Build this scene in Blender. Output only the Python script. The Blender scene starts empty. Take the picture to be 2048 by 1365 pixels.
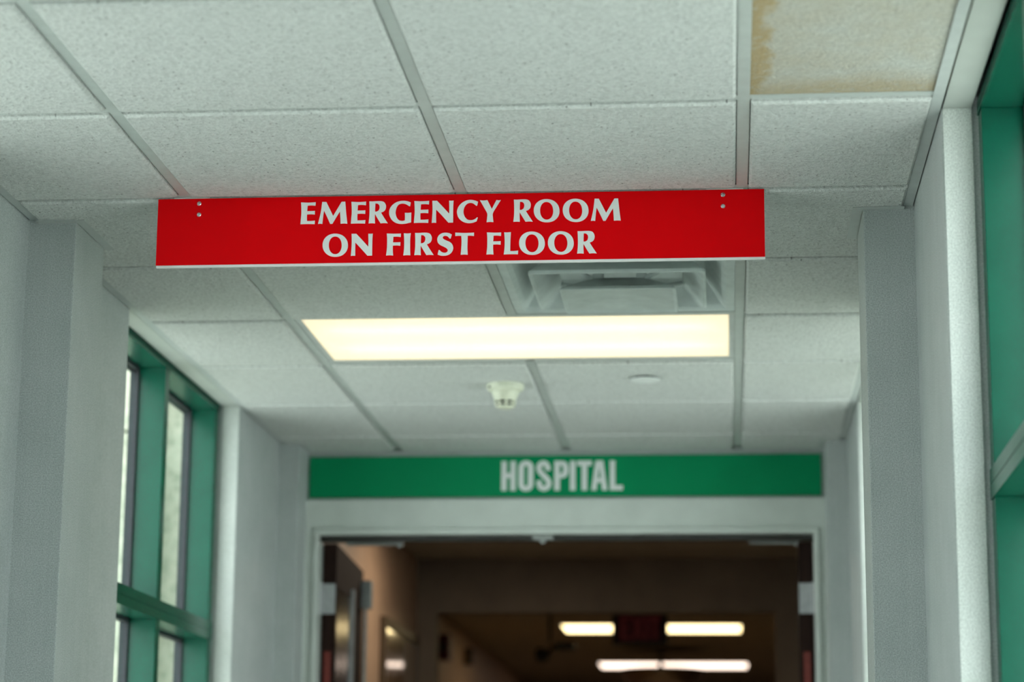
import bpy, bmesh, math
from mathutils import Vector, Matrix

scene = bpy.context.scene
COL = scene.collection
CZ = 1.06                      # camera height above the floor
H = CZ + 1.385                 # suspended ceiling height

# ------------------------------------------------------------------ camera
cam_data = bpy.data.cameras.new('camera')
cam_data.sensor_width = 36.0
cam_data.lens = 4632.5 / 2048 * 36.0
cam_data.clip_start = 0.05
cam_data.clip_end = 200
cam_data.dof.use_dof = True
cam_data.dof.focus_distance = 5.02
cam_data.dof.aperture_fstop = 2.7
cam = bpy.data.objects.new('camera', cam_data)
COL.objects.link(cam)
_r = Vector((0.99576707, 0.09155331, 0.00812046))
_u = Vector((0.01146243, -0.21135639, 0.97734185))
_f = Vector((-0.09119519, 0.97311174, 0.21151116))
cam.matrix_world = Matrix(((_r.x, _u.x, -_f.x, 0), (_r.y, _u.y, -_f.y, 0), (_r.z, _u.z, -_f.z, CZ), (0, 0, 0, 1)))
scene.camera = cam

# ------------------------------------------------------------------ sky, lights, exposure
world = bpy.data.worlds.new('overcast_sky')
scene.world = world
world.use_nodes = True
_bg = world.node_tree.nodes['Background']
_bg.inputs['Color'].default_value = (0.92, 0.98, 1.0, 1)
_bg.inputs['Strength'].default_value = 6.6
scene.view_settings.view_transform = 'Standard'
scene.view_settings.look = 'None'
scene.view_settings.gamma = 1.0
scene.view_settings.use_curve_mapping = False
scene.view_settings.exposure = 0.0

# ------------------------------------------------------------------ materials
def mat(name, color, rough=0.5, metal=0.0, spec=0.5, emit=None, emit_strength=0.0, coat=0.0):
    m = bpy.data.materials.new(name); m.use_nodes = True
    b = m.node_tree.nodes['Principled BSDF']
    b.inputs['Base Color'].default_value = (*color, 1)
    b.inputs['Roughness'].default_value = rough
    b.inputs['Metallic'].default_value = metal
    b.inputs['Specular IOR Level'].default_value = spec
    b.inputs['Coat Weight'].default_value = coat
    if emit:
        b.inputs['Emission Color'].default_value = (*emit, 1)
        b.inputs['Emission Strength'].default_value = emit_strength
    return m

class NT:
    """small node-graph helper"""
    def __init__(self, m):
        self.t = m.node_tree; self.b = self.t.nodes['Principled BSDF']
        self.co = self.t.nodes.new('ShaderNodeTexCoord').outputs['Object']
    def node(self, kind, **kw):
        n = self.t.nodes.new(kind)
        for k, v in kw.items(): setattr(n, k, v)
        return n
    def link(self, a, b): self.t.links.new(a, b)
    def put(self, sock, v):
        if isinstance(v, bpy.types.NodeSocket): self.link(v, sock)
        else: sock.default_value = v
    def math(self, op, a, b=0.0, clamp=False):
        n = self.node('ShaderNodeMath', operation=op, use_clamp=clamp)
        self.put(n.inputs[0], a); self.put(n.inputs[1], b)
        return n.outputs[0]
    def scaled(self, s):
        n = self.node('ShaderNodeMapping'); n.inputs['Scale'].default_value = s
        self.link(self.co, n.inputs['Vector']); return n.outputs[0]
    def noise(self, scale, detail=2.0, rough=0.5, vec=None):
        n = self.node('ShaderNodeTexNoise')
        n.inputs['Scale'].default_value = scale; n.inputs['Detail'].default_value = detail
        n.inputs['Roughness'].default_value = rough
        self.link(vec or self.co, n.inputs['Vector']); return n.outputs['Fac']
    def ramp(self, fac, stops):
        n = self.node('ShaderNodeValToRGB'); e = n.color_ramp.elements
        while len(e) < len(stops): e.new(0.5)
        for el, (p, c) in zip(e, stops):
            el.position = p; el.color = (*c, 1) if len(c) == 3 else c
        self.link(fac, n.inputs[0]); return n.outputs[0]
    def mix(self, fac, a, b, mode='MIX'):
        n = self.node('ShaderNodeMix', data_type='RGBA', blend_type=mode)
        self.put(n.inputs[0], fac)
        self.put(n.inputs[6], a if isinstance(a, bpy.types.NodeSocket) else (*a, 1))
        self.put(n.inputs[7], b if isinstance(b, bpy.types.NodeSocket) else (*b, 1))
        return n.outputs[2]
    def smooth(self, v, lo, hi):
        n = self.node('ShaderNodeMapRange', interpolation_type='SMOOTHSTEP')
        self.put(n.inputs[0], v); self.put(n.inputs[1], lo); self.put(n.inputs[2], hi)
        return n.outputs[0]
    def bump(self, height, strength, dist):
        n = self.node('ShaderNodeBump')
        n.inputs['Strength'].default_value = strength; n.inputs['Distance'].default_value = dist
        self.link(height, n.inputs['Height']); self.link(n.outputs[0], self.b.inputs['Normal'])
    def base(self, c): self.link(c, self.b.inputs['Base Color'])

TILE = (0.65, 0.67, 0.645)
def tile_material(name, holes=True, stain=False):
    m = mat(name, TILE, 0.95, spec=0.15); n = NT(m)
    grain = n.noise(120, 4, 0.65)
    col = n.ramp(grain, [(0.32, tuple(c * 0.80 for c in TILE)), (0.62, tuple(min(1, c * 1.06) for c in TILE))])
    height = grain
    if stain: col = n.mix(1.0, col, (0.84, 0.83, 0.79), 'MULTIPLY')
    if holes:
        vor = n.node('ShaderNodeTexVoronoi', feature='F1'); vor.inputs['Scale'].default_value = 85
        n.link(n.scaled((1, 1, 0.0)), vor.inputs['Vector'])
        sep = n.node('ShaderNodeSeparateColor'); n.link(vor.outputs['Color'], sep.inputs[0])
        size = n.math('MULTIPLY', n.math('SUBTRACT', sep.outputs[0], 0.40, True), 0.36)
        pit = n.math('LESS_THAN', vor.outputs['Distance'], size)
        col = n.mix(n.math('MULTIPLY', pit, 0.75), col, (0.16, 0.15, 0.15))
        height = n.math('SUBTRACT', grain, n.math('MULTIPLY', pit, 0.6))
    if stain:
        sx = n.node('ShaderNodeSeparateXYZ'); n.link(n.co, sx.inputs[0])
        wob = n.math('MULTIPLY', n.math('SUBTRACT', n.noise(9, 3, 0.55), 0.5), 0.11)
        dx = n.math('ADD', n.math('SUBTRACT', sx.outputs[0], 0.0545), wob)
        dy = n.math('ADD', n.math('SUBTRACT', 4.212, sx.outputs[1]), wob)
        # brown tide line along the grid bar, paler band along the far edge, rinsed centre
        a = n.math('SUBTRACT', 1.0, n.smooth(dx, 0.018, 0.05))
        b = n.math('MULTIPLY', n.math('SUBTRACT', 1.0, n.smooth(dy, 0.02, 0.16)), 0.72)
        c = n.math('MULTIPLY', n.smooth(n.noise(6, 3, 0.6), 0.25, 0.75), 0.38)
        k = n.math('MAXIMUM', n.math('MAXIMUM', a, b), c)
        k = n.math('MULTIPLY', k, n.smooth(n.noise(60, 3, 0.6), 0.05, 0.55))
        col = n.mix(n.math('MULTIPLY', k, 0.9), col, (0.42, 0.31, 0.155))
    n.base(col); n.bump(height, 1.0, 0.0065)
    return m

def wall_material(name, color, vertical=False):
    m = mat(name, color, 0.62, spec=0.35); n = NT(m)
    speck = n.noise(330, 2, 0.6)
    cloud = n.noise(7, 4, 0.6)
    lo = tuple(c * 0.76 for c in color); hi = tuple(min(1, c * 1.18) for c in color)
    col = n.ramp(speck, [(0.32, lo), (0.68, hi)])
    streak = n.noise(60, 3, 0.6, n.scaled((1, 1, 0.03)))
    col = n.mix(0.3, col, n.ramp(streak, [(0.3, (0.80, 0.81, 0.82)), (0.7, (1, 1, 1))]), 'MULTIPLY')
    col = n.mix(0.6, col, n.ramp(cloud, [(0.3, (0.82, 0.85, 0.84)), (0.7, (1, 1, 1))]), 'MULTIPLY')
    n.base(col); n.bump(speck, 0.25, 0.0008)
    return m

def varied(name, color, rough, scale=40, amount=0.12, **kw):
    m = mat(name, color, rough, **kw); n = NT(m)
    f = n.noise(scale, 3, 0.55)
    n.base(n.ramp(f, [(0.3, tuple(c * (1 - amount) for c in color)), (0.7, tuple(min(1, c * (1 + amount)) for c in color))]))
    return m

def wood_material(name, dark, light, rough):
    m = mat(name, dark, rough, spec=0.1); n = NT(m)
    g = n.noise(14, 4, 0.6, n.scaled((6, 6, 0.35)))
    n.base(n.ramp(g, [(0.3, dark), (0.7, light)]))
    return m

def glass_material(name, tint):
    m = bpy.data.materials.new(name); m.use_nodes = True
    t = m.node_tree; t.nodes.clear()
    out = t.nodes.new('ShaderNodeOutputMaterial'); mx = t.nodes.new('ShaderNodeMixShader')
    tr = t.nodes.new('ShaderNodeBsdfTransparent'); gl = t.nodes.new('ShaderNodeBsdfGlossy')
    lw = t.nodes.new('ShaderNodeLayerWeight'); lw.inputs['Blend'].default_value = 0.5
    pw = t.nodes.new('ShaderNodeMath'); pw.operation = 'POWER'; pw.inputs[1].default_value = 4.5
    t.links.new(lw.outputs['Facing'], pw.inputs[0])
    fr = t.nodes.new('ShaderNodeMath'); fr.operation = 'MULTIPLY_ADD'; fr.inputs[1].default_value = 0.45; fr.inputs[2].default_value = 0.025
    t.links.new(pw.outputs[0], fr.inputs[0])
    tr.inputs[0].default_value = (*tint, 1); gl.inputs['Roughness'].default_value = 0.02
    t.links.new(fr.outputs[0], mx.inputs[0]); t.links.new(tr.outputs[0], mx.inputs[1])
    t.links.new(gl.outputs[0], mx.inputs[2]); t.links.new(mx.outputs[0], out.inputs[0])
    return m

M = {}
M['tile'] = tile_material('pitted_ceiling_tile')
M['stained_tile'] = tile_material('water_stained_tile', holes=False, stain=True)
M['grid'] = varied('painted_grid_steel', (0.50, 0.535, 0.51), 0.45, 30, 0.05)
M['trim'] = varied('painted_edge_trim', (0.47, 0.50, 0.485), 0.4, 30, 0.05)
M['wall'] = wall_material('grey_vinyl_wallcovering', (0.455, 0.485, 0.475))
M['soffit'] = varied('white_soffit_paint', (0.46, 0.49, 0.455), 0.5, 12, 0.05)
M['lit_reveal'] = wall_material('window_lit_wall_copy', (0.66, 0.69, 0.65))  # lighter copy of the wall finish, window light on the jambs painted in
M['frame_white'] = varied('white_door_frame_enamel', (0.56, 0.60, 0.56), 0.4, 10, 0.05)
M['green_frame'] = varied('green_window_enamel', (0.003, 0.078, 0.046), 0.25, 14, 0.08, spec=0.25)
M['gasket'] = varied('black_rubber_gasket', (0.012, 0.016, 0.02), 0.6, 60, 0.2)
M['pane'] = glass_material('window_glass', (0.915, 0.945, 0.94))
M['red'] = varied('red_sign_acrylic', (0.68, 0.0006, 0.003), 0.5, 6, 0.04, spec=0.05)
M['sign_white'] = varied('white_sign_vinyl', (0.72, 0.75, 0.73), 0.5, 20, 0.04)
M['sign_green'] = varied('green_sign_panel', (0.0, 0.235, 0.090), 0.5, 6, 0.04, spec=0.12)
M['screw'] = varied('bright_steel', (0.75, 0.76, 0.78), 0.22, 80, 0.1, metal=1.0)
M['dull_metal'] = varied('dull_zinc', (0.36, 0.38, 0.37), 0.45, 40, 0.12, metal=0.6)
M['pale_metal'] = varied('pale_brushed_metal', (0.38, 0.39, 0.40), 0.45, 40, 0.1, metal=0.4)
M['lamp_frame'] = varied('lamp_frame_paint', (0.52, 0.55, 0.53), 0.4, 30, 0.06)
M['reflector'] = varied('white_reflector_paint', (0.85, 0.85, 0.82), 0.6, 20, 0.02)
M['diffuser_white'] = varied('air_vent_enamel', (0.60, 0.66, 0.645), 0.42, 18, 0.10)
M['duct'] = varied('dark_duct_steel', (0.03, 0.033, 0.035), 0.6, 30, 0.2)
M['cream'] = varied('aged_cream_plastic', (0.68, 0.70, 0.56), 0.45, 50, 0.06)
M['slot'] = varied('dark_slot', (0.015, 0.018, 0.014), 0.7, 50, 0.2)
M['wood'] = wood_material('dark_varnished_wood', (0.012, 0.006, 0.005), (0.026, 0.013, 0.009), 0.75)
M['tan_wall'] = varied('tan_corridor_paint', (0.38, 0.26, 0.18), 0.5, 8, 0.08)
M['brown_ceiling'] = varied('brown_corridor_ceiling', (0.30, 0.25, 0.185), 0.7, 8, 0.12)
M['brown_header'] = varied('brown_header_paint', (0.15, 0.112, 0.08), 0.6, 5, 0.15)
M['floor'] = varied('polished_vinyl_floor', (0.27, 0.27, 0.25), 0.35, 5, 0.08)
M['floor_inner'] = varied('brown_vinyl_floor', (0.50, 0.42, 0.32), 0.35, 5, 0.1)
M['exit_housing'] = varied('dark_exit_housing', (0.025, 0.02, 0.018), 0.5, 30, 0.15)
M['exit_face'] = varied('dim_red_exit_face', (0.06, 0.003, 0.006), 0.4, 30, 0.1)
M['exit_letter'] = mat('dim_exit_letter', (0.15, 0.05, 0.05), 0.5, emit=(0.5, 0.03, 0.04), emit_strength=0.03)
M['red_plastic'] = varied('deep_red_plastic', (0.10, 0.004, 0.008), 0.4, 40, 0.1)
M['fire_label'] = varied('red_fire_label', (0.15, 0.016, 0.010), 0.5, 60, 0.15)
M['board'] = mat('glossy_board', (0.20, 0.13, 0.07), 0.16, spec=1.0, coat=1.0)
M['leaf_gloss'] = mat('dark_glazed_leaf', (0.014, 0.008, 0.007), 0.18, spec=0.6)
M['board_frame'] = varied('dark_board_frame', (0.07, 0.045, 0.025), 0.4, 40, 0.1)
M['mirror'] = varied('dark_dome_mirror', (0.30, 0.24, 0.20), 0.08, 10, 0.05, metal=1.0)
M['black'] = varied('black_plastic', (0.02, 0.018, 0.016), 0.45, 40, 0.15)
M['ground'] = varied('pale_concrete_ground', (0.72, 0.73, 0.68), 0.9, 2, 0.12)
M['roof'] = varied('roof_deck', (0.3, 0.3, 0.3), 0.9, 4, 0.1)
def facade():
    m = mat('pebbled_precast_facade', (0.5, 0.5, 0.4), 0.9, spec=0.2); n = NT(m)
    peb = n.noise(26, 4, 0.7); big = n.noise(1.3, 2, 0.5)
    col = n.ramp(peb, [(0.34, (0.26, 0.28, 0.22)), (0.5, (0.38, 0.39, 0.32)), (0.68, (0.46, 0.46, 0.385))])
    col = n.mix(0.6, col, n.ramp(big, [(0.35, (0.85, 0.92, 0.86)), (0.65, (1, 0.98, 0.9))]), 'MULTIPLY')
    n.base(col); n.bump(peb, 0.3, 0.01)
    return m
M['facade'] = facade()

def lens_material(name, color, strength):
    """prismatic acrylic: lets the tubes behind show through and glows with their light"""
    m = mat(name, (0.9, 0.88, 0.80), 0.5)
    b = m.node_tree.nodes['Principled BSDF']
    b.inputs['Emission Color'].default_value = (*color, 1)
    b.inputs['Emission Strength'].default_value = strength
    n = NT(m)
    n.base(n.ramp(n.noise(120, 2, 0.5), [(0.3, (0.85, 0.82, 0.72)), (0.7, (0.92, 0.9, 0.84))]))
    return m
# ------------------------------------------------------------------ mesh helpers
class MB:
    def __init__(self): self.bm = bmesh.new()
    def box(self, x0, x1, y0, y1, z0, z1, bevel=0.0):
        g = bmesh.ops.create_cube(self.bm, size=1.0)['verts']
        c = Vector(((x0 + x1) / 2, (y0 + y1) / 2, (z0 + z1) / 2))
        for v in g: v.co = Vector((v.co.x * abs(x1 - x0), v.co.y * abs(y1 - y0), v.co.z * abs(z1 - z0))) + c
        if bevel:
            es = list({e for v in g for e in v.link_edges})
            bmesh.ops.bevel(self.bm, geom=es, offset=bevel, segments=2, affect='EDGES', profile=0.6)
        return self
    def loft(self, rings, cap0=True, cap1=True, closed=True):
        vs = [[self.bm.verts.new(p) for p in r] for r in rings]
        n = len(vs[0])
        for a, b in zip(vs, vs[1:]):
            for i in range(n if closed else n - 1):
                j = (i + 1) % n
                self.bm.faces.new((a[i], a[j], b[j], b[i]))
        if cap0: self.bm.faces.new(list(reversed(vs[0])))
        if cap1: self.bm.faces.new(vs[-1])
        return self
    def lathe(self, c, prof, n=40, axis='Z', cap0=True, cap1=True):
        """prof: (radius, offset along axis)"""
        def pt(r, h, t):
            a, b = r * math.cos(t), r * math.sin(t)
            return {'Z': (c[0] + a, c[1] + b, c[2] + h), 'Y': (c[0] + a, c[1] + h, c[2] + b), 'X': (c[0] + h, c[1] + a, c[2] + b)}[axis]
        return self.loft([[pt(r, h, 2 * math.pi * i / n) for i in range(n)] for r, h in prof], cap0, cap1)
    def square_cone(self, c, prof, corner=0.0):
        """prof: (half x, half y, z); rounded square rings"""
        rings = []
        for hx, hy, z in prof:
            r = []
            k = 5
            rad = min(corner, hx * 0.4, hy * 0.4)
            for q, (sx, sy) in enumerate(((1, 1), (-1, 1), (-1, -1), (1, -1))):
                for i in range(k):
                    t = math.pi / 2 * (q + i / (k - 1))
                    r.append((c[0] + sx * (hx - rad) + rad * math.cos(t), c[1] + sy * (hy - rad) + rad * math.sin(t), z))
            rings.append(r)
        return self.loft(rings, False, False)
    def tube(self, a, b, r, n=14):
        a, b = Vector(a), Vector(b); d = (b - a).normalized()
        u = d.orthogonal().normalized(); w = d.cross(u)
        ring = lambda p: [p + r * (math.cos(2 * math.pi * i / n) * u + math.sin(2 * math.pi * i / n) * w) for i in range(n)]
        return self.loft([ring(a), ring(b)])
    def build(self, name, m, parent=None, smooth=False):
        bmesh.ops.recalc_face_normals(self.bm, faces=self.bm.faces)
        me = bpy.data.meshes.new(name); self.bm.to_mesh(me); self.bm.free()
        me.materials.append(m)
        if smooth:
            for p in me.polygons: p.use_smooth = True
            me.set_sharp_from_angle(angle=math.radians(35))
        o = bpy.data.objects.new(name, me); COL.objects.link(o)
        if parent:
            o.parent = parent
            o.matrix_parent_inverse = Matrix.Translation(parent.location).inverted() if parent.rotation_euler.z == 0 else Matrix.Identity(4)
        return o

def empty(name, loc, rz=0.0):
    o = bpy.data.objects.new(name, None); o.location = loc; o.rotation_euler.z = rz
    o.empty_display_size = 0.05
    COL.objects.link(o); return o
def tag(o, label, category, group=None):
    o['label'] = label; o['category'] = category
    if group: o['group'] = group
    return o
def structure(o, label=None):
    o['kind'] = 'structure'
    if label: o['label'] = label
    return o

# ------------------------------------------------------------------ plan of the corridor
XL, XR = -1.581, 0.421            # wall planes
T = 0.6096
CX = [XL, -1.1773, -0.5677, 0.0419, XR]
RY = [3.610 + k * T for k in range(-14, 8)]
Y_END, Y_BACK = 8.20, -4.60       # door wall in front, end of the corridor behind the camera
BAYS = [(2.88 + 3.03 * k, 4.318 + 3.03 * k) for k in (-2, -1, 0, 1)]
WT = 0.175                          # wall thickness
SILL = 0.30
PIL = 0.111                        # how far a pilaster stands out
PIL_Y = [(5.0 + 3.03 * k, 5.24 + 3.03 * k) for k in (-3, -2, -1, 0)] + [(8.03, Y_END)]
HD, DX0, DX1 = CZ + 1.073, -1.457, 0.306     # door opening

# floor, roof
structure(MB().box(XL - WT, XR + WT, Y_BACK - .2, Y_END + .1, -0.1, 0).build('floor', M['floor']))
structure(MB().box(XL - WT - .05, XR + WT + .05, Y_BACK - .2, Y_END + .1, H + .32, H + .42).build('ceiling_deck', M['roof']))

# walls with window bays
def side_wall(name, x_in, s):
    m = MB(); x_out = x_in + s * WT
    ys = [Y_BACK] + [y for b in BAYS for y in b] + [Y_END + .1]
    for i in range(0, len(ys), 2):
        m.box(x_in, x_out, ys[i], ys[i + 1], 0, H + .32)
    for y0, y1 in BAYS:
        m.box(x_in, x_out, y0, y1, 0, SILL)
        m.box(x_in + s * .10, x_out, y0, y1, H + .02, H + .32)
    return structure(m.build(name, M['wall']))
side_wall('wall_left', XL, -1)
side_wall('wall_right', XR, 1)
structure(MB().box(XL, XR, Y_BACK - .2, Y_BACK, 0, H + .32).build('wall_rear', M['wall']))

# pilasters with eased corners
for side, x, s in (('left', XL, 1), ('right', XR, -1)):
    for y0, y1 in PIL_Y:
        depth = PIL if y0 < 8 else 0.072
        structure(MB().box(x - s * .01, x + s * depth, y0, y1 + (.02 if y0 > 8 else 0), 0, H + .02, .0025).build(f'wall_{side}_pilaster', M['wall']))

# door wall: strip of wall above, painted steel frame around the opening
structure(MB().box(XL, XR, Y_END + .012, Y_END + .11, H - .30, H + .32).build('wall_front', M['wall']))
fr = MB()
fo = 0.010
fr.box(XL + .07, DX0, Y_END - fo, Y_END + .10, 0, CZ + 1.20)
fr.box(DX1, XR - .06, Y_END - fo, Y_END + .10, 0, CZ + 1.20)
fr.box(DX0, DX1, Y_END - fo, Y_END + .10, HD, CZ + 1.20)
# raised bead around the opening
fr.box(DX0 - .020, DX0 + .0, Y_END - fo - .013, Y_END, 0, HD - .0005, .005)
fr.box(DX1 - .0, DX1 + .020, Y_END - fo - .013, Y_END, 0, HD - .0005, .005)
fr.box(DX0 - .020, DX1 + .020, Y_END - fo - .013, Y_END, HD + .0, HD + .022, .006)
structure(fr.build('trim_1', M['frame_white']))
# dark rebate on the inner side of the frame head
structure(MB().box(DX0, DX1, Y_END + .012, Y_END + .06, HD - .020, HD - .0005).build('trim_2', M['black']))

# ------------------------------------------------------------------ suspended ceiling
SKIP = {(1, 4), (2, 4), (2, 3), (3, 0)}           # lamp, lamp, air vent, stained tile
def cell(col, row):                               # row 0 ends at y = 4.22
    y0 = 3.610 + row * T; y1 = min(y0 + T, Y_END)
    return CX[col], CX[col + 1], y0, y1
tiles = MB()
def tile_prism(m, x0, x1, y0, y1, drop, g=.0145, e=.0055):
    z = H
    q = lambda d, zz: [(x0 + d, y0 + d, zz), (x1 - d, y0 + d, zz), (x1 - d, y1 - d, zz), (x0 + d, y1 - d, zz)]
    m.loft([q(g + e, z - drop), q(g, z - drop * .45), q(g, z + .004), q(g - .006, z + .004), q(g - .006, z + .02)])
for col in range(4):
    for row in range(-14, 8):
        if (col, row) in SKIP: continue
        x0, x1, y0, y1 = cell(col, row)
        if y1 < Y_BACK: continue
        x0 += .010 if col == 0 else 0; x1 -= .010 if col == 3 else 0
        tile_prism(tiles, x0, x1, y0, y1, .0085)
ceiling = structure(tiles.build('ceiling', M['tile']))
g = MB()
LAMP_Y = (3.610 + 4 * T, 3.610 + 5 * T)
for x in CX[1:4]:
    for ya, yb in (((Y_BACK, LAMP_Y[0]), (LAMP_Y[1], Y_END)) if x == CX[2] else ((Y_BACK, Y_END),)):
        g.box(x - .0120, x + .0120, ya, yb, H, H + .0016)
        g.box(x - .002, x + .002, ya, yb, H, H + .04)
for y in [3.610 + k * T for k in range(-13, 8)]:
    for a, b in zip(CX, CX[1:]):
        g.box(a + .012, b - .012, y - .0115, y + .0115, H + .0004, H + .0018)
grid = g.build('ceiling_grid', M['grid'], ceiling)
# wall angles and the little mitred angles round the pilasters
def edge_trim(x, s, n):
    m = MB()
    m.box(x + s * .0025, x + s * .0235, Y_BACK, Y_END, H - .0022, H - .0002)
    for y0, y1 in PIL_Y:
        d = PIL if y0 < 8 else .072
        m.box(x + s * .022, x + s * (d + .004), y0 - .023, y0, H - .0105, H - .0090)
        m.box(x + s * (d + .002), x + s * (d + .024), y0 - .020, min(y1 + .012, Y_END), H - .0102, H - .0088)
    return structure(m.build(f'trim_{n}', M['trim']))
edge_trim(XL, 1, 3); edge_trim(XR, -1, 4)
structure(MB().box(XL + .07, XR - .07, Y_END - .022, Y_END + .01, H - .0105, H - .009).build('trim_5', M['trim']))

x0, x1, y0, y1 = cell(3, 0)
st = MB().box(x0 + .004, x1 - .004, y0 + .004, y1 - .004, H + .0022, H + .018, .001).build('ceiling_tile', M['stained_tile'])
tag(st, 'water stained ceiling tile with brown edges beside the right wall trim', 'ceiling tile')

# ------------------------------------------------------------------ windows
def window(n, s, y0, y1):
    """s = -1: left side.  Deep green curtain-wall frame with a mid transom and one mullion"""
    xw = XL if s < 0 else XR
    xf = xw + s * .069                 # room face of the frame
    xg = xf + s * .085                 # glass line
    xo = xg + s * .022                 # outer cap
    root = empty(f'window_{n}', (xf, (y0 + y1) / 2, SILL)); structure(root)
    ztop, zb = H + .010, SILL + .006
    zt0, zt1 = CZ + .625, CZ + .682
    w = .050
    a, b = sorted((xf, xg)); c, d = sorted((xg + s * .008, xo))
    ym = y0 + (y1 - y0) * .505
    # soffit panel and reveal between ceiling trim and frame
    p, q = sorted((xw + s * .0025, xf - s * .012))
    MB().box(p, q, y0, y1, H + .0016, H + .02).build('soffit', M['soffit'], root)
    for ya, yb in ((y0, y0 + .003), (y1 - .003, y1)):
        MB().box(p, q, ya, yb, SILL + .001, H + .0012).build('lit_reveal', M['lit_reveal'], root)  # thin panels added over the jambs to carry the painted window light
    hd = MB().box(a, b, y0 + .004, y1 - .004, H - .016, ztop, .0015)
    fa, fb = sorted((xf - s * .002, xf))
    hd.box(fa, fb, y0 + .004, y1 - .004, H - .016, H - .0075); hd.box(fa, fb, y0 + .004, y1 - .004, H - .0055, ztop)
    hd.build('head_rail', M['green_frame'], root)
    tr = MB().box(a, b, y0 + .004, y1 - .004, zt0, zt1, .0015)
    fa, fb = sorted((xf - s * .0025, xf + s * .002))
    tr.box(fa, fb, y0 + .004, y1 - .004, zt0, (zt0 + zt1) / 2 - .001); tr.box(fa, fb, y0 + .004, y1 - .004, (zt0 + zt1) / 2 + .001, zt1)
    tr.build('transom', M['green_frame'], root)
    MB().box(a, b, y0 + .004, y1 - .004, zb, zb + w, .0015).build('sill_rail', M['green_frame'], root)
    for yc in (y0 + .006 + w / 2, ym, y1 - .006 - w / 2):
        mu = MB()
        for z0, z1 in ((zb + w, zt0), (zt1, H - .016)):
            mu.box(a, b, yc - w / 2, yc + w / 2, z0, z1, .0015)
        mu.build('mullion', M['green_frame'], root)
    for ya, yb in ((y0 + .006 + w, ym - w / 2), (ym + w / 2, y1 - .006 - w)):
        for z0, z1 in ((zb + w, zt0), (zt1, H - .016)):
            gx0, gx1 = sorted((xg - s * .006, xg + s * .016)); t = .011
            gk = MB()
            gk.box(gx0, gx1, ya, ya + t, z0, z1); gk.box(gx0, gx1, yb - t, yb, z0, z1)
            gk.box(gx0, gx1, ya + t, yb - t, z0, z0 + t); gk.box(gx0, gx1, ya + t, yb - t, z1 - t, z1)
            px0, px1 = sorted((xg, xg + s * .008))
            pane = MB().box(px0, px1, ya + .003, yb - .003, z0 + .003, z1 - .003).build('pane', M['pane'], root)
            gk.build('gasket', M['gasket'], pane)
    oc = MB()
    for z0, z1 in ((zb, zb + w), (zt0, zt1), (H - .03, ztop)):
        oc.box(c, d, y0 + .004, y1 - .004, z0, z1)
    for yc in (y0 + .006 + w / 2, ym, y1 - .006 - w / 2):
        oc.box(c, d, yc - w / 2, yc + w / 2, zb, ztop)
    oc.build('outer_cap', M['gasket'], root)
k = 1
for s in (-1, 1):
    for y0, y1 in BAYS:
        window(k, s, y0, y1); k += 1

# outside: the hospital's precast facade that the glazed corridor runs up to, and the ground below
fac = MB()
for i in range(14):                 # courses with open joints
    z = -3.6 + i * .62
    for x0, x1 in ((-9.5, -5.86), (-5.85, -2.2)):
        fac.box(x0, x1, 8.62, 8.8, z, z + .608, .004)
    fac.box(1.2, 9.5, 8.62, 8.8, z, z + .608, .004)
fac.box(-9.5, XL - WT, 8.78, 9.0, -3.6, 5.2); fac.box(XR + WT, 9.5, 8.78, 9.0, -3.6, 5.2)
structure(fac.build('wall_outside', M['facade']))
structure(MB().box(-60, 60, -60, 60, -3.8, -3.6).build('ground', M['ground']))

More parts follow.
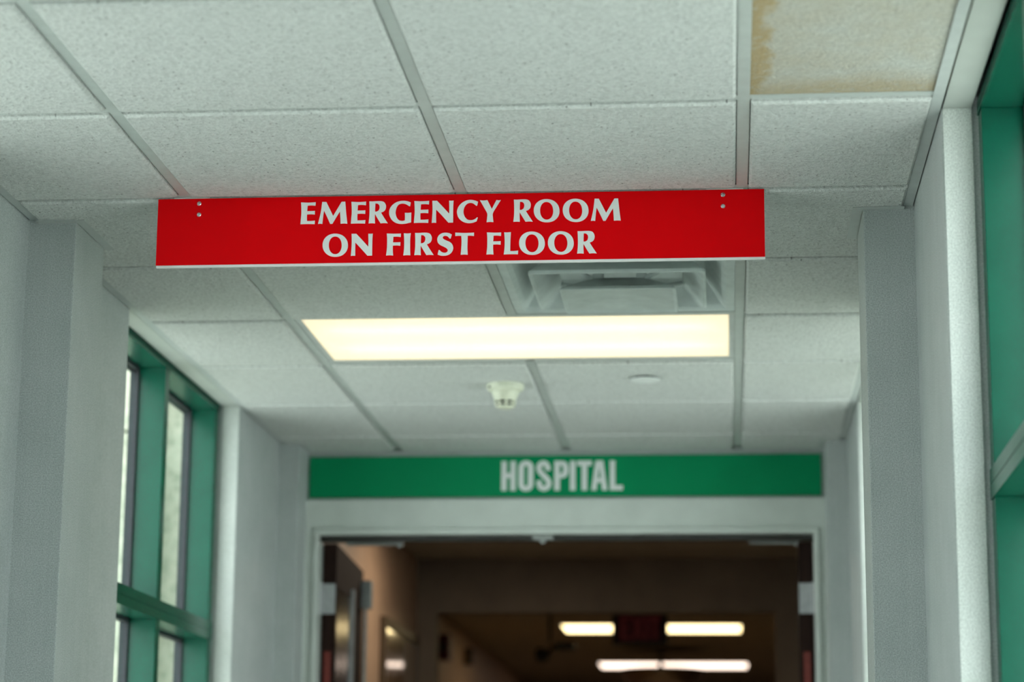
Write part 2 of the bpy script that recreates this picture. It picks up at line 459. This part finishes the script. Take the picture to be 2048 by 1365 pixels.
# ------------------------------------------------------------------ lettering
GLYPHS = {  # outlines in millimetres from the letter's lower left corner
 'E': [[(0.2,49.8),(16.3,48.9),(32.7,49.6),(32.4,41.6),(23.6,42.5),(15,42.2),(14.5,35.8),(14.2,29.7),(23.9,29.7),(31.4,30),(31.3,21.8),(22.9,22.5),(14.1,22.2),(14,14.5),(14.4,7.2),(23.3,7.2),(31.9,7.8),(31.5,0),(15.8,0.5),(0,0.3),(1,15.9),(1.5,24.5),(1.1,36.6)]],
 'M': [[(8.2,50.2),(17.3,49.9),(33.1,18),(51,49.8),(59.1,49.9),(61.7,24.6),(64.8,0),(57.5,0.6),(49.8,0.1),(49.3,11.4),(47.7,27.8),(40,14.6),(31.8,0.2),(26.9,0.1),(19.8,15.6),(12.6,30.3),(10.9,16.9),(9.5,0.2),(4.7,0.8),(0,0.4),(5.3,25.5)]],
 'R': [[(0.8,50.3),(8.2,50),(18.8,50.5),(27.1,50.2),(33.1,48.1),(36.7,43.1),(37.8,37.7),(36.4,31),(32.3,26.6),(27,24.5),(33.8,13.2),(42.5,0),(34,0.6),(26.4,0.1),(19.6,11.3),(13.7,21.7),(13.7,11.4),(14.2,0.1),(6.8,0.7),(0,0.3),(1.4,14),(1.7,24.9),(1.5,37.1)], [(14.2,45.4),(19.5,44.7),(22.8,41),(23.6,35.5),(22.2,30),(18.1,27.1),(13.8,26.8),(13.9,35.6)]],
 'G': [[(47.2,48.2),(40.1,51),(32.4,52.2),(23.5,51.7),(14.1,48.5),(5.9,42),(1,33.6),(0,25.7),(1.3,18.4),(6,9.8),(13.2,3.7),(21.5,0.7),(29.2,0),(38,0.8),(48.6,3.3),(48.7,13.3),(48.8,25.3),(41.7,24.8),(34.6,25.1),(35,16.6),(35,7.9),(29.6,6.8),(22.5,8.3),(17.1,14.5),(14.3,23.6),(14.6,30.3),(16.7,38.1),(21.3,44.1),(28.9,46.1),(36,44.7),(41.4,41.7),(43.8,40.1),(45.9,39.7)]],
 'N': [[(0.6,49.8),(11,49.7),(24.8,34.9),(37.9,20.2),(38.1,33.5),(37.5,49.5),(42.2,49.1),(47.2,49.5),(46.6,30.9),(46.8,0.1),(36.4,0),(22.7,15.6),(9.3,30),(9.3,14.6),(9.8,0.1),(4.7,0.4),(0,0),(1,15.9),(1.3,32.9)]],
 'C': [[(45.6,48),(37.9,51.2),(28.5,52.6),(19.1,50.9),(9.8,45.6),(2.8,37.3),(0,28.8),(0.2,21.6),(3.1,13.1),(9.1,6.3),(17.4,1.7),(26.8,0),(35,1.1),(42.9,4),(45.4,12.4),(43.6,12.9),(40.7,10),(34.9,7.3),(29,6.8),(23.2,8.3),(17.8,13.4),(14.5,21.3),(14.1,28.6),(16.3,37),(21.6,43.6),(28.6,45.8),(34.5,44.6),(39.2,41.2),(41.8,39),(43.7,39.2)]],
 'Y': [[(0,49.8),(7.9,49.1),(16.4,49.8),(21.5,39.8),(26.3,29.8),(31.4,40.2),(36.4,49.8),(41.3,49),(45.8,49.5),(36.8,34.7),(28.9,20.5),(29,9.4),(30.3,0),(22.8,0.6),(15.1,0),(16.2,9.6),(16.2,19.9),(9.8,32.1)]],
 'O': [[(55.9,25.6),(55.7,21.1),(54.8,17),(53.3,13.3),(51.2,9.9),(48.5,7),(45.4,4.5),(41.8,2.5),(37.8,1.1),(33.4,0.2),(28.6,0),(23.7,0.4),(19.3,1.3),(15.3,2.9),(11.6,5),(8.3,7.6),(5.5,10.6),(3.2,14.1),(1.5,17.9),(0.4,22),(0,26.5),(0.2,31.1),(1.1,35.1),(2.6,38.9),(4.7,42.3),(7.3,45.2),(10.5,47.7),(14.1,49.7),(18.1,51.1),(22.5,52),(27.3,52.2),(32.2,51.8),(36.6,50.8),(40.6,49.3),(44.4,47.2),(47.6,44.6),(50.4,41.5),(52.7,38.1),(54.4,34.3),(55.4,30.2)], [(42.2,25.7),(42.1,22.3),(41.7,19.2),(40.9,16.3),(39.9,13.7),(38.5,11.4),(37,9.5),(35.1,8),(33.1,6.9),(30.9,6.2),(28.4,6),(26,6.3),(23.7,7),(21.7,8.2),(19.8,9.8),(18.1,11.7),(16.6,14.1),(15.4,16.7),(14.6,19.6),(14,22.7),(13.7,26.2),(13.8,29.6),(14.2,32.8),(15,35.6),(16,38.2),(17.3,40.5),(18.9,42.4),(20.8,44),(22.8,45.1),(25,45.7),(27.5,45.9),(29.9,45.6),(32.2,44.9),(34.3,43.7),(36.2,42.2),(37.8,40.2),(39.3,37.9),(40.5,35.2),(41.3,32.3),(41.9,29.2)]],
 'F': [[(0.7,49.7),(15.8,48.8),(31.8,49),(31.5,41.3),(23,42.3),(15.3,42.2),(14.9,34.3),(14.4,29.5),(22.6,29.4),(30.9,29.6),(30.8,21.7),(22.8,22.5),(14.5,22.3),(14.5,12.7),(15.5,0),(7.9,0.6),(0,0.2),(1.5,14.1),(1.8,26.1),(1.6,38.2)]],
 'I': [[(0.3,49.8),(7.9,49.1),(15.6,49.7),(14.6,37.7),(14.5,24.4),(14.7,12.4),(15.5,0),(7.6,0.5),(0,0),(1.3,12.6),(1.6,24.6),(1.3,36.7)]],
 'S': [[(31.5,47.6),(25,50.7),(17.4,51.8),(9.7,50.6),(3.4,46.2),(0.3,40.3),(0,34.8),(1.9,28.8),(7.2,23.9),(14.9,20.2),(20.8,16.5),(23.4,12.2),(22.1,8.6),(18.6,6.9),(13.9,7),(9.2,9.2),(5.6,12.5),(3.5,13.4),(2.2,8.3),(1.1,3),(7,0.8),(14,0),(22.2,1.1),(29.2,4.9),(33.5,10.9),(34.9,17.5),(33,24.7),(28.2,30.2),(20.6,33.9),(14.1,37.3),(11.5,40.7),(12.8,43.7),(16.9,44.8),(21.6,43.8),(25.2,40.5),(27.3,38),(29.3,38.8)]],
 'T': [[(0,50),(20.2,48.9),(41,49.3),(40.9,41.7),(34.3,42.5),(27.3,42.7),(27.1,30.6),(27,15),(27.8,0),(20.2,0.6),(12.4,0.2),(13.6,15.2),(14,30.8),(13.2,42.6),(6.8,42.7),(0.1,42.3)]],
 'L': [[(0.5,49.5),(6.9,49.1),(15.2,49.6),(14.4,33.3),(14,7.4),(22.3,7.3),(31.2,8.1),(30.8,0),(16,0.4),(0,0.1),(1.4,12.3),(1.9,26.7),(1.5,37.5)]],
}
LINE_ONE = [('E',-0.9203,1.3160),('M',-0.8813,1.3160),('E',-0.8088,1.3160),('R',-0.7697,1.3160),('G',-0.7248,1.3142),('E',-0.6700,1.3160),('N',-0.6308,1.3160),('C',-0.5755,1.3142),('Y',-0.5259,1.3160),('R',-0.4524,1.3160),('O',-0.4080,1.3142),('O',-0.3450,1.3142),('M',-0.2841,1.3160),]
LINE_TWO = [('O',-0.8699,1.2417),('N',-0.8071,1.2435),('F',-0.7297,1.2435),('I',-0.6919,1.2435),('R',-0.6678,1.2435),('S',-0.6179,1.2417),('T',-0.5789,1.2435),('F',-0.5105,1.2435),('L',-0.4727,1.2435),('O',-0.4395,1.2417),('O',-0.3769,1.2417),('R',-0.3136,1.2435),]

def catmull(pts, corner=38, n=5):
    out = []; N = len(pts); P = [Vector(p) for p in pts]
    sharp = []
    for i in range(N):
        a, b = P[i] - P[i - 1], P[(i + 1) % N] - P[i]
        sharp.append(a.length < 1e-9 or b.length < 1e-9 or math.degrees(a.angle(b)) > corner)
    for i in range(N):
        p1, p2 = P[i], P[(i + 1) % N]
        p0 = P[i - 1] if not sharp[i] else p1 - (p2 - p1)
        p3 = P[(i + 2) % N] if not sharp[(i + 1) % N] else p2 + (p2 - p1)
        for j in range(n):
            t = j / n
            out.append(0.5 * ((2 * p1) + (p2 - p0) * t + (2 * p0 - 5 * p1 + 4 * p2 - p3) * t * t + (3 * p1 - p0 - 3 * p2 + p3) * t ** 3))
    return out
def outlines_to_mesh(name, items, m, parent, y, thick):
    """items: list of outline groups in x/z metres -> one thin extruded mesh standing at depth y"""
    cu = bpy.data.curves.new(name, 'CURVE'); cu.dimensions = '2D'; cu.fill_mode = 'BOTH'; cu.extrude = thick / 2
    for outline in items:
        sp = cu.splines.new('POLY'); sp.points.add(len(outline) - 1); sp.use_cyclic_u = True
        for pt, (x, z) in zip(sp.points, outline): pt.co = (x, z, 0, 1)
    tmp = bpy.data.objects.new(name, cu); COL.objects.link(tmp)
    dg = bpy.context.evaluated_depsgraph_get(); dg.update()
    me = bpy.data.meshes.new_from_object(tmp.evaluated_get(dg))
    bpy.data.objects.remove(tmp); bpy.data.curves.remove(cu)
    for v in me.vertices: v.co = (v.co.x, y - v.co.z, v.co.y)
    me.name = name; me.materials.clear(); me.materials.append(m)
    o = bpy.data.objects.new(name, me); COL.objects.link(o)
    o.parent = parent; o.matrix_parent_inverse = Matrix.Translation(parent.location).inverted()
    return o

# ------------------------------------------------------------------ red hanging sign
SY = 4.836
sx0, sx1, sz0, sz1 = -1.2395, 0.0895, CZ + 1.2300, CZ + 1.3803
er = empty('hanging_sign', ((sx0 + sx1) / 2, SY, sz0))
tag(er, 'long red emergency room sign with white lettering hanging below the ceiling grid', 'sign')
MB().box(sx0, sx1, SY, SY + .003, sz0, sz1, .0004).build('red_panel', M['red'], er)
MB().box(sx0 + .0005, sx1 + .0005, SY + .0035, SY + .0095, sz0 - .0055, sz1 - .0012, .0006).build('backing_panel', M['sign_white'], er)
def line_items(line):
    res = []
    for ch, x, z in line:
        for o in GLYPHS[ch]:
            pts = [(x + a / 1000, CZ + z + b / 1000 - (x + .57) * .0052) for a, b in o]
            res.append([(v.x, v.y) for v in catmull(pts)])
    return res
for word in (LINE_ONE[:9], LINE_ONE[9:], LINE_TWO[:2], LINE_TWO[2:7], LINE_TWO[7:]):
    outlines_to_mesh('lettering', line_items(word), M['sign_white'], er, SY - .0005, .0008)
for x, z in ((-1.1475, 1.3690), (-1.147, 1.3440), (.001, 1.3690), (.001, 1.3435)):
    sc = MB().lathe((x, SY, CZ + z), [(.0050, 0), (.0050, -.0010), (.0036, -.0024), (.0016, -.0026), (.0014, -.0016)], 24, 'Y', True, True).build('screw', M['screw'], er, True)
for xa, xb in ((-1.205, -1.125), (-.035, .045)):
    MB().box(xa, xb, SY + .0035, SY + .012, sz1 - .001, H - .0005, .0004).build('hanger_plate', M['sign_white'], er)

# ------------------------------------------------------------------ green HOSPITAL sign over the door
gx0, gx1, gz0, gz1 = -1.5015, .3370, CZ + 1.2105, CZ + 1.3600
hs = empty('door_sign', ((gx0 + gx1) / 2, Y_END, gz0))
tag(hs, 'long green hospital sign with pale lettering fixed above the doorway', 'sign')
HY = Y_END + .002
MB().box(gx0, gx1, HY, HY + .0095, gz0, gz1, .001).build('sign_panel', M['sign_green'], hs)
def stroke(path, w, closed=False):
    """polygon around a centre line, square ends"""
    P = [Vector(p) for p in path]; L, R_ = [], []
    for i, p in enumerate(P):
        a = P[i - 1] if (i or closed) else p - (P[1] - p)
        b = P[(i + 1) % len(P)] if (i < len(P) - 1 or closed) else p + (p - P[i - 1])
        d = (b - a).normalized(); nrm = Vector((-d.y, d.x))
        L.append(p + nrm * w / 2); R_.append(p - nrm * w / 2)
    return L, R_
def smooth_path(pts, n=8):
    P = [Vector(p) for p in pts]; out = []
    for i in range(len(P) - 1):
        p0 = P[i - 1] if i else P[0] * 2 - P[1]; p1, p2 = P[i], P[i + 1]
        p3 = P[i + 2] if i + 2 < len(P) else P[-1] * 2 - P[-2]
        for j in range(n):
            t = j / n
            out.append(0.5 * ((2 * p1) + (p2 - p0) * t + (2 * p0 - 5 * p1 + 4 * p2 - p3) * t * t + (3 * p1 - p0 - 3 * p2 + p3) * t ** 3))
    out.append(P[-1]); return out
def rounded(x0, x1, y0, y1, rx, ry, n=8):
    out = []
    for q, (cx, cy) in enumerate(((x1 - rx, y1 - ry), (x0 + rx, y1 - ry), (x0 + rx, y0 + ry), (x1 - rx, y0 + ry))):
        for i in range(n + 1):
            t = math.pi / 2 * (q + i / n)
            out.append((cx + rx * math.cos(t), cy + ry * math.sin(t)))
    return out
# letter units: x runs 95..1940, y 583 (baseline) .. 135 (cap line)
S = 80
hl = []
hl.append([(97, 583), (97, 135), (178, 135), (178, 315), (234, 315), (234, 135), (316, 135), (316, 583), (234, 583), (234, 390), (178, 390), (178, 583)])
hl.append(rounded(358, 585, 128, 592, 110, 105)); hl.append(rounded(441, 500, 203, 515, 29, 34))
l, r = stroke(smooth_path([(806, 280), (800, 225), (775, 184), (735, 169), (693, 184), (670, 228), (680, 285), (720, 335), (770, 385), (810, 435), (819, 485), (800, 528), (750, 551), (700, 536), (676, 490), (672, 432)]), S)
hl.append(l + list(reversed(r)))
hl.append([(902, 583), (902, 135)] + [(x, y) for x, y in [(1010, 135), (1060, 143), (1095, 170), (1113, 215), (1117, 265), (1113, 315), (1095, 360), (1060, 388), (1010, 397), (984, 397), (984, 583)]])
hl.append([(984, 205), (1008, 205), (1027, 220), (1035, 265), (1027, 310), (1008, 326), (984, 326)])
hl.append([(1140, 135), (1222, 135), (1222, 583), (1140, 583)])
hl.append([(1246, 135), (1470, 135), (1470, 210), (1398, 210), (1398, 583), (1317, 583), (1317, 210), (1246, 210)])
hl.append([(1527, 135), (1640, 135), (1704, 583), (1624, 583), (1612, 465), (1552, 465), (1541, 583), (1461, 583)])
hl.append([(1582, 225), (1604, 395), (1561, 395)])
hl.append([(1741, 135), (1822, 135), (1822, 508), (1938, 508), (1938, 583), (1741, 583)])
HU = .4372 / 1843
outlines_to_mesh('lettering', [[(-.8035 + (x - 95) * HU, CZ + 1.2325 + (583 - y) * .1073 / 448) for x, y in o] for o in hl],
                 M['sign_white'], hs, HY - .0005, .0008)

# ------------------------------------------------------------------ ceiling lamp
def troffer(loc, label, lens_color, lens_strength, tube_strength, group=None, long=1.2192, wide=.6096, name='ceiling_light', border=.016):
    x, y, z = loc
    root = tag(empty(name, loc), label, 'ceiling light', group)
    hx, hy = long / 2 - .0125, wide / 2 - .0125
    f = MB(); b = border
    f.box(x - hx, x + hx, y - hy, y - hy + b, z + .0018, z + .010); f.box(x - hx, x + hx, y + hy - b, y + hy, z + .0018, z + .010)
    f.box(x - hx, x - hx + b, y - hy + b, y + hy - b, z + .0018, z + .010); f.box(x + hx - b, x + hx, y - hy + b, y + hy - b, z + .0018, z + .010)
    f.build('lamp_frame', M['lamp_frame'], root)
    hb = MB()
    hb.box(x - hx, x + hx, y - hy, y - hy + .004, z + .010, z + .11); hb.box(x - hx, x + hx, y + hy - .004, y + hy, z + .010, z + .11)
    hb.box(x - hx, x - hx + .004, y - hy, y + hy, z + .010, z + .11); hb.box(x + hx - .004, x + hx, y - hy, y + hy, z + .010, z + .11)
    hb.box(x - hx, x + hx, y - hy, y + hy, z + .11, z + .114)
    housing = hb.build('housing', M['reflector'], root)
    for dy in (-.125, .125):
        MB().tube((x - hx + .075, y + dy, z + .055), (x + hx - .075, y + dy, z + .055), .016).build('tube', mat('fluorescent_tube', (.9, .9, .85), .5, emit=(1.0, .97, .90), emit_strength=tube_strength), housing, True)
    lm = lens_material('prismatic_lens', lens_color, lens_strength)
    nt = lm.node_tree; pb = nt.nodes['Principled BSDF']; out = nt.nodes['Material Output']
    tl = nt.nodes.new('ShaderNodeBsdfTranslucent'); tl.inputs[0].default_value = (.95, .92, .86, 1)
    ad = nt.nodes.new('ShaderNodeMixShader'); ad.inputs[0].default_value = .6
    nt.links.new(pb.outputs[0], ad.inputs[1]); nt.links.new(tl.outputs[0], ad.inputs[2]); nt.links.new(ad.outputs[0], out.inputs[0])
    MB().box(x - hx + b, x + hx - b, y - hy + b, y + hy - b, z + .004, z + .007).build('lens', lm, root)
    return root
troffer((CX[1] + T, 3.610 + 4.5 * T, H), 'glowing fluorescent ceiling light between the air vent and smoke detector', (1.0, .84, .55), 0.72, 2.6)

# ------------------------------------------------------------------ air vent
vx, vy = CX[2] + T / 2, 3.610 + 3.5 * T
av = tag(empty('air_vent', (vx, vy, H)), 'square white stepped ceiling air vent partly behind the red sign', 'air vent')
hw = T / 2 - .0125
MB().square_cone((vx, vy), [(hw, hw, H + .012), (hw, hw, H + .0022), (hw - .022, hw - .022, H + .0022), (hw - .034, hw - .034, H + .012), (.215, .215, H + .075), (.16, .16, H + .105)], .004).build('outer_cone', M['diffuser_white'], av)
MB().square_cone((vx, vy), [(.214, .200, H - .012), (.2185, .2045, H - .0105), (.2185, .2045, H - .003), (.165, .155, H + .048), (.158, .148, H + .050), (.160, .150, H + .046), (.209, .195, H - .009), (.214, .200, H - .012)], .014).build('middle_cone', M['diffuser_white'], av)
MB().square_cone((vx, vy + .004), [(.066, .060, H + .012), (.140, .128, H - .026), (.146, .134, H - .034), (.144, .132, H - .0355), (.136, .124, H - .031), (.040, .035, H - .022), (.0005, .0005, H - .021)], .008).build('centre_cone', M['diffuser_white'], av)
MB().lathe((vx, vy, H + .10), [(.150, 0), (.150, .12)], 40, 'Z', False, True).build('duct_neck', M['duct'], av, True)
for sx in (-1, 1):
    for sy in (-1, 1):
        br = MB(); br.tube((vx + sx * .07, vy + sy * .06, H + .008), (vx + sx * .20, vy + sy * .19, H + .062), .007, 8)
        br.box(vx + sx * .055 - .012, vx + sx * .055 + .012, vy + sy * .05 - .010, vy + sy * .05 + .010, H - .012, H + .05)
        br.build('bracket', M['diffuser_white'], av)

# ------------------------------------------------------------------ smoke detector, flush cover
dx, dy = -.672, 6.965
sd = tag(empty('smoke_detector', (dx, dy, H - .0085)), 'round cream smoke detector hanging below the lit ceiling light', 'smoke detector')
sdb = MB().lathe((dx, dy, H - .0085), [(.057, .004), (.057, -.012), (.055, -.017), (.050, -.019), (.048, -.022), (.0425, -.0225)], 48); sdb = sdb.build('base', M['cream'], sd, True)
MB().lathe((dx, dy, H - .0085), [(.0425, -.0225), (.041, -.030), (.033, -.050), (.0325, -.052)], 48).build('body', M['cream'], sd, True)
MB().lathe((dx, dy, H - .0085), [(.0295, -.050), (.0255, -.069)], 40).build('sensor_chamber', M['slot'], sd, True)
cg = MB()
for i in range(8):
    t = 2 * math.pi * (i + .25) / 8; c, s_ = math.cos(t), math.sin(t)
    cg.tube((dx + .0315 * c, dy + .0315 * s_, H - .0085 - .050), (dx + .0265 * c, dy + .0265 * s_, H - .0085 - .070), .0032, 8)
cg.lathe((dx, dy, H - .0085), [(.0305, -.059), (.0295, -.062), (.0265, -.062), (.0275, -.059)], 40)
cg.lathe((dx, dy, H - .0085), [(.0275, -.068), (.027, -.072), (.022, -.0745)], 40)
cg.build('cage', M['cream'], sd, True)
MB().lathe((dx - .045, dy - .034, H - .0085 - .010), [(.004, .0), (.004, -.006)], 12).build('indicator', M['slot'], sdb)

qx, qy = -.238, 6.875
sp = tag(empty('sprinkler_cover', (qx, qy, H - .0085)), 'flat round sprinkler cover on the tile right of the smoke detector', 'sprinkler cover')
MB().lathe((qx, qy, H - .0085), [(.030, .006), (.030, -.006)], 40).build('collar', M['slot'], sp, True)
MB().lathe((qx, qy, H - .0085), [(.043, -.006), (.0445, -.0075), (.043, -.0095), (.01, -.0105)], 48).build('cover_plate', M['sign_white'], sp, True)

# ------------------------------------------------------------------ doors standing open into the dark hall
IY = Y_END + .11
def door(n, s, xj, ang):
    """s=+1 left leaf; xj hinge jamb. Leaf swings into the hall."""
    root = empty(f'door_{n}', (xj, Y_END + .055, 0)); structure(root)
    m = MB(); L = .875; th = .050
    zt = HD - .022
    A = lambda x: x * s
    def bx(mb, x0, x1, y0, y1, z0, z1, bev=0): a, b = sorted((A(x0), A(x1))); mb.box(a, b, y0, y1, z0, z1, bev); return mb
    bx(m, .004, .004 + th, 0, L, .012, zt, .002)
    leaf = m.build('leaf', M['wood']); kids = [leaf]
    hg = MB(); bx(hg, .000, .052, -.0035, -.0005, CZ + .797, CZ + .905, .0006); hg.tube((A(.001), -.006, CZ + .795), (A(.001), -.006, CZ + .907), .0065)
    kids.append(hg.build('hinge', M['pale_metal']))
    fl = MB(); bx(fl, .016, .040, -.0012, -.0002, CZ + .52, CZ + .662); kids.append(fl.build('fire_label', M['fire_label']))
    vp = MB(); bx(vp, .004 + th, .004 + th + .0020, .012, .47, CZ - .35, CZ + .90); pv = vp.build('vision_panel', M['leaf_gloss']); kids.append(pv)
    vf = MB(); bx(vf, .004 + th, .004 + th + .012, .47, .50, CZ - .38, CZ + .935);    vfo = vf.build('vision_frame', M['pale_metal'])
    lc = MB(); bx(lc, .004 + th, .004 + th + .042, L - .085, L - .02, zt - .155, zt - .045, .006); lco = lc.build('latch_case', M['dull_metal']); kids.append(lco)
    vr = MB(); vr.tube((A(.004 + th + .016), L - .052, zt - .15), (A(.004 + th + .016), L - .052, CZ - .2), .008); vro = vr.build('latch_rod', M['dull_metal'], None, True)
    for kid in kids: kid.parent = root
    vfo.parent = pv; vro.parent = lco
    root.rotation_euler.z = ang
    return root
door(1, 1, DX0, math.radians(2.6)); door(2, -1, DX1, math.radians(-5.0))

# hardware under the frame head
tb = MB().box(-.690, -.616, Y_END + .004, Y_END + .0118, HD - .017, HD - .0005, .002)
tb.box(-.662, -.644, Y_END + .0045, Y_END + .0115, HD - .030, HD - .0165, .003)
tag(tb.build('door_strike', M['dull_metal']), 'small grey latch strike under the middle of the door head', 'door strike')
for xa, xb, lab in ((-1.372, -1.165, 'grey closer track under the door head beside the left door leaf'), (.082, .262, 'grey closer track under the door head beside the right door leaf')):
    c = MB().box(xa, xb, Y_END + .064, Y_END + .098, HD - .026, HD - .0005, .002)
    c.box(xb - .02, xb - .006, Y_END + .066, Y_END + .09, HD - .034, HD - .02, .002)
    tag(c.build('closer_track', M['dull_metal']), lab, 'door hardware', 'closer tracks under the door head')

# ------------------------------------------------------------------ the hall beyond
HX0, HX1, HY1, HY2 = -1.545, .42, 11.5, 27.0
WX0, WX1 = -1.76, .66
structure(MB().box(WX0 - .2, WX1 + .2, IY - .01, HY2, -.1, 0).build('floor_inner', M['floor_inner']))
structure(MB().box(WX0 - .2, WX1 + .2, IY - .01, HY2, H, H + .1).build('ceiling_inner', M['brown_ceiling']))
wl = MB().box(HX0 - .15, HX0, IY - .01, HY1 + .12, 0, H); wl.box(WX0 - .15, WX0, HY1 + .12, HY2, 0, H)
wl.box(WX0 - .15, HX0 - .15, HY1, HY1 + .12, 0, H)
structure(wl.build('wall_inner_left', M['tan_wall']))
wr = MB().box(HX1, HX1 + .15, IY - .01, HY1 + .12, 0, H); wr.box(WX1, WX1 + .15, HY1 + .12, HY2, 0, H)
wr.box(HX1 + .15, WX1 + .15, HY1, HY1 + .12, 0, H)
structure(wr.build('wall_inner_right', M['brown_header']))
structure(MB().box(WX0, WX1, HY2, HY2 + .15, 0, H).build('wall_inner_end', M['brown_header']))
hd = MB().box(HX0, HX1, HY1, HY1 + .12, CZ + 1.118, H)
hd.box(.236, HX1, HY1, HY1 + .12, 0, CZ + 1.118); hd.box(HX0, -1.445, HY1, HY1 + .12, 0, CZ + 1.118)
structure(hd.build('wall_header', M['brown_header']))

fl_a = troffer((-.495, 15.35, H - .006), 'yellowish fluorescent ceiling light behind the hanging exit sign', (1.0, .80, .42), 10.0, 6.0, name='hall_ceiling_light')
fl_b = troffer((-.430, 18.6, H - .006), 'pinkish fluorescent ceiling light farthest down the dark hall', (1.0, .82, .70), 7.0, 5.0, name='hall_ceiling_light')

_hl = bpy.data.lights.new('hall_fluorescent', 'AREA'); _hl.shape = 'RECTANGLE'; _hl.size = .5; _hl.size_y = .5
_hl.energy = 11; _hl.color = (1.0, .84, .64)
_ho = bpy.data.objects.new('hall_fluorescent', _hl); _ho.location = (-.95, 9.9, H - .01); COL.objects.link(_ho)

# exit sign hanging from the hall ceiling
ex, ey = -.487, 13.0
es = tag(empty('exit_sign', (ex, ey, CZ + 1.083)), 'dim red exit sign hanging in the dark hall before the lights', 'exit sign')
MB().box(ex - .155, ex + .155, ey, ey + .05, CZ + 1.083, CZ + 1.266, .006).build('housing', M['exit_housing'], es)
MB().box(ex - .125, ex + .125, ey - .003, ey - .0002, CZ + 1.100, CZ + 1.249, .001).build('face_plate', M['exit_face'], es)
MB().tube((ex, ey + .025, CZ + 1.264), (ex, ey + .025, H - .001), .012).build('stem', M['exit_housing'], es)
eo = []
def bar(x0, x1, z0, z1): return [(ex + x0, CZ + 1.112 + z0), (ex + x1, CZ + 1.112 + z0), (ex + x1, CZ + 1.112 + z1), (ex + x0, CZ + 1.112 + z1)]
B_ = lambda pts: [(ex + x, CZ + 1.112 + z) for x, z in pts]
eo.append(B_([(-.108, 0), (-.055, 0), (-.055, .018), (-.089, .018), (-.089, .054), (-.060, .054), (-.060, .071), (-.089, .071), (-.089, .107), (-.055, .107), (-.055, .125), (-.108, .125)]))
eo.append(B_([(-.048, 0), (-.028, 0), (-.0135, .046), (.001, 0), (.021, 0), (-.003, .064), (.019, .125), (-.001, .125), (-.0135, .082), (-.026, .125), (-.046, .125), (-.024, .064)]))
eo.append(bar(.030, .048, 0, .125))
eo.append(B_([(.074, 0), (.092, 0), (.092, .107), (.111, .107), (.111, .125), (.055, .125), (.055, .107), (.074, .107)]))
outlines_to_mesh('lettering', eo, M['exit_letter'], es, ey - .0036, .0008)

# hanging dark camera, dome mirror, alarm boxes, glossy board
bx_, by_ = -1.0, 13.4
ca = tag(empty('security_camera', (bx_, by_, H)), 'small dark two-lobed fixture hanging left of the exit sign', 'hanging fixture')
MB().tube((bx_ - .02, by_, H - .001), (bx_ - .02, by_, CZ + 1.13), .010).build('stem', M['black'], ca)
MB().lathe((bx_ - .11, by_, CZ + 1.055), [(.012, 0), (.038, .012), (.044, .04), (.034, .075), (.012, .09)], 24, 'X').build('head', M['black'], ca, True)
MB().box(bx_ + .01, bx_ + .13, by_ - .05, by_ + .05, CZ + 1.085, CZ + 1.125, .012).build('head', M['black'], ca)
MB().lathe((bx_ - .005, by_ - .01, CZ + 1.075), [(.01, -.02), (.028, 0), (.01, .035)], 20, 'Z').build('joint', M['mirror'], ca, True)

mx, my, mz = -.475, 17.0, CZ + 1.230
dm = tag(empty('dome_mirror', (mx, my, mz)), 'dark dome mirror on a thin stem below the far hall light', 'dome mirror')
MB().tube((mx - .012, my, H - .001), (mx - .012, my, mz - .01), .016).build('stem', M['exit_housing'], dm)
R_d = .31
MB().lathe((mx, my, mz), [(R_d * math.cos(a), -.17 * math.sin(a)) for a in [math.pi / 2 * i / 14 for i in range(14)]], 56, 'Z', False, True).build('dome', M['mirror'], dm, True)
MB().lathe((mx, my, mz), [(R_d + .006, -.008), (R_d + .006, .006), (R_d - .006, .006), (R_d - .006, -.008)], 56, 'Z', False, False).build('rim', M['exit_housing'], dm)

fs = MB().box(WX0, WX0 + .085, 14.0, 14.14, CZ + 1.075, CZ + 1.232, .006)
fa_ = tag(fs.build('fire_alarm', M['red_plastic']), 'deep red alarm box on the left wall of the hall', 'fire alarm')
MB().lathe((WX0 + .04, 13.999, CZ + 1.15), [(.028, .0), (.026, -.012), (.012, -.022)], 24, 'Y').build('strobe_lens', M['exit_housing'], fa_, True)
jb = MB().box(WX0, WX0 + .06, 15.5, 15.64, CZ + 1.16, CZ + 1.27, .006)
tag(jb.build('junction_box', M['board_frame']), 'small dim box on the hall wall right of the red alarm', 'wall box')

by0, by1, bz1 = 10.28, 11.42, CZ + .985
bd = tag(empty('wall_board', (HX0, (by0 + by1) / 2, .55)), 'glossy framed board on the tan hall wall reflecting the lights', 'notice board')
MB().box(HX0, HX0 + .018, by0 + .04, by1 - .04, .60, bz1 - .04, .002).build('glazed_panel', M['board'], bd)
bf = MB().box(HX0, HX0 + .028, by0, by0 + .04, .56, bz1, .003); bf.box(HX0, HX0 + .028, by1 - .04, by1, .56, bz1, .003)
bf.box(HX0, HX0 + .028, by0 + .04, by1 - .04, bz1 - .04, bz1, .003); bf.box(HX0, HX0 + .028, by0 + .04, by1 - .04, .56, .60, .003)
bf.build('board_frame', M['board_frame'], bd)
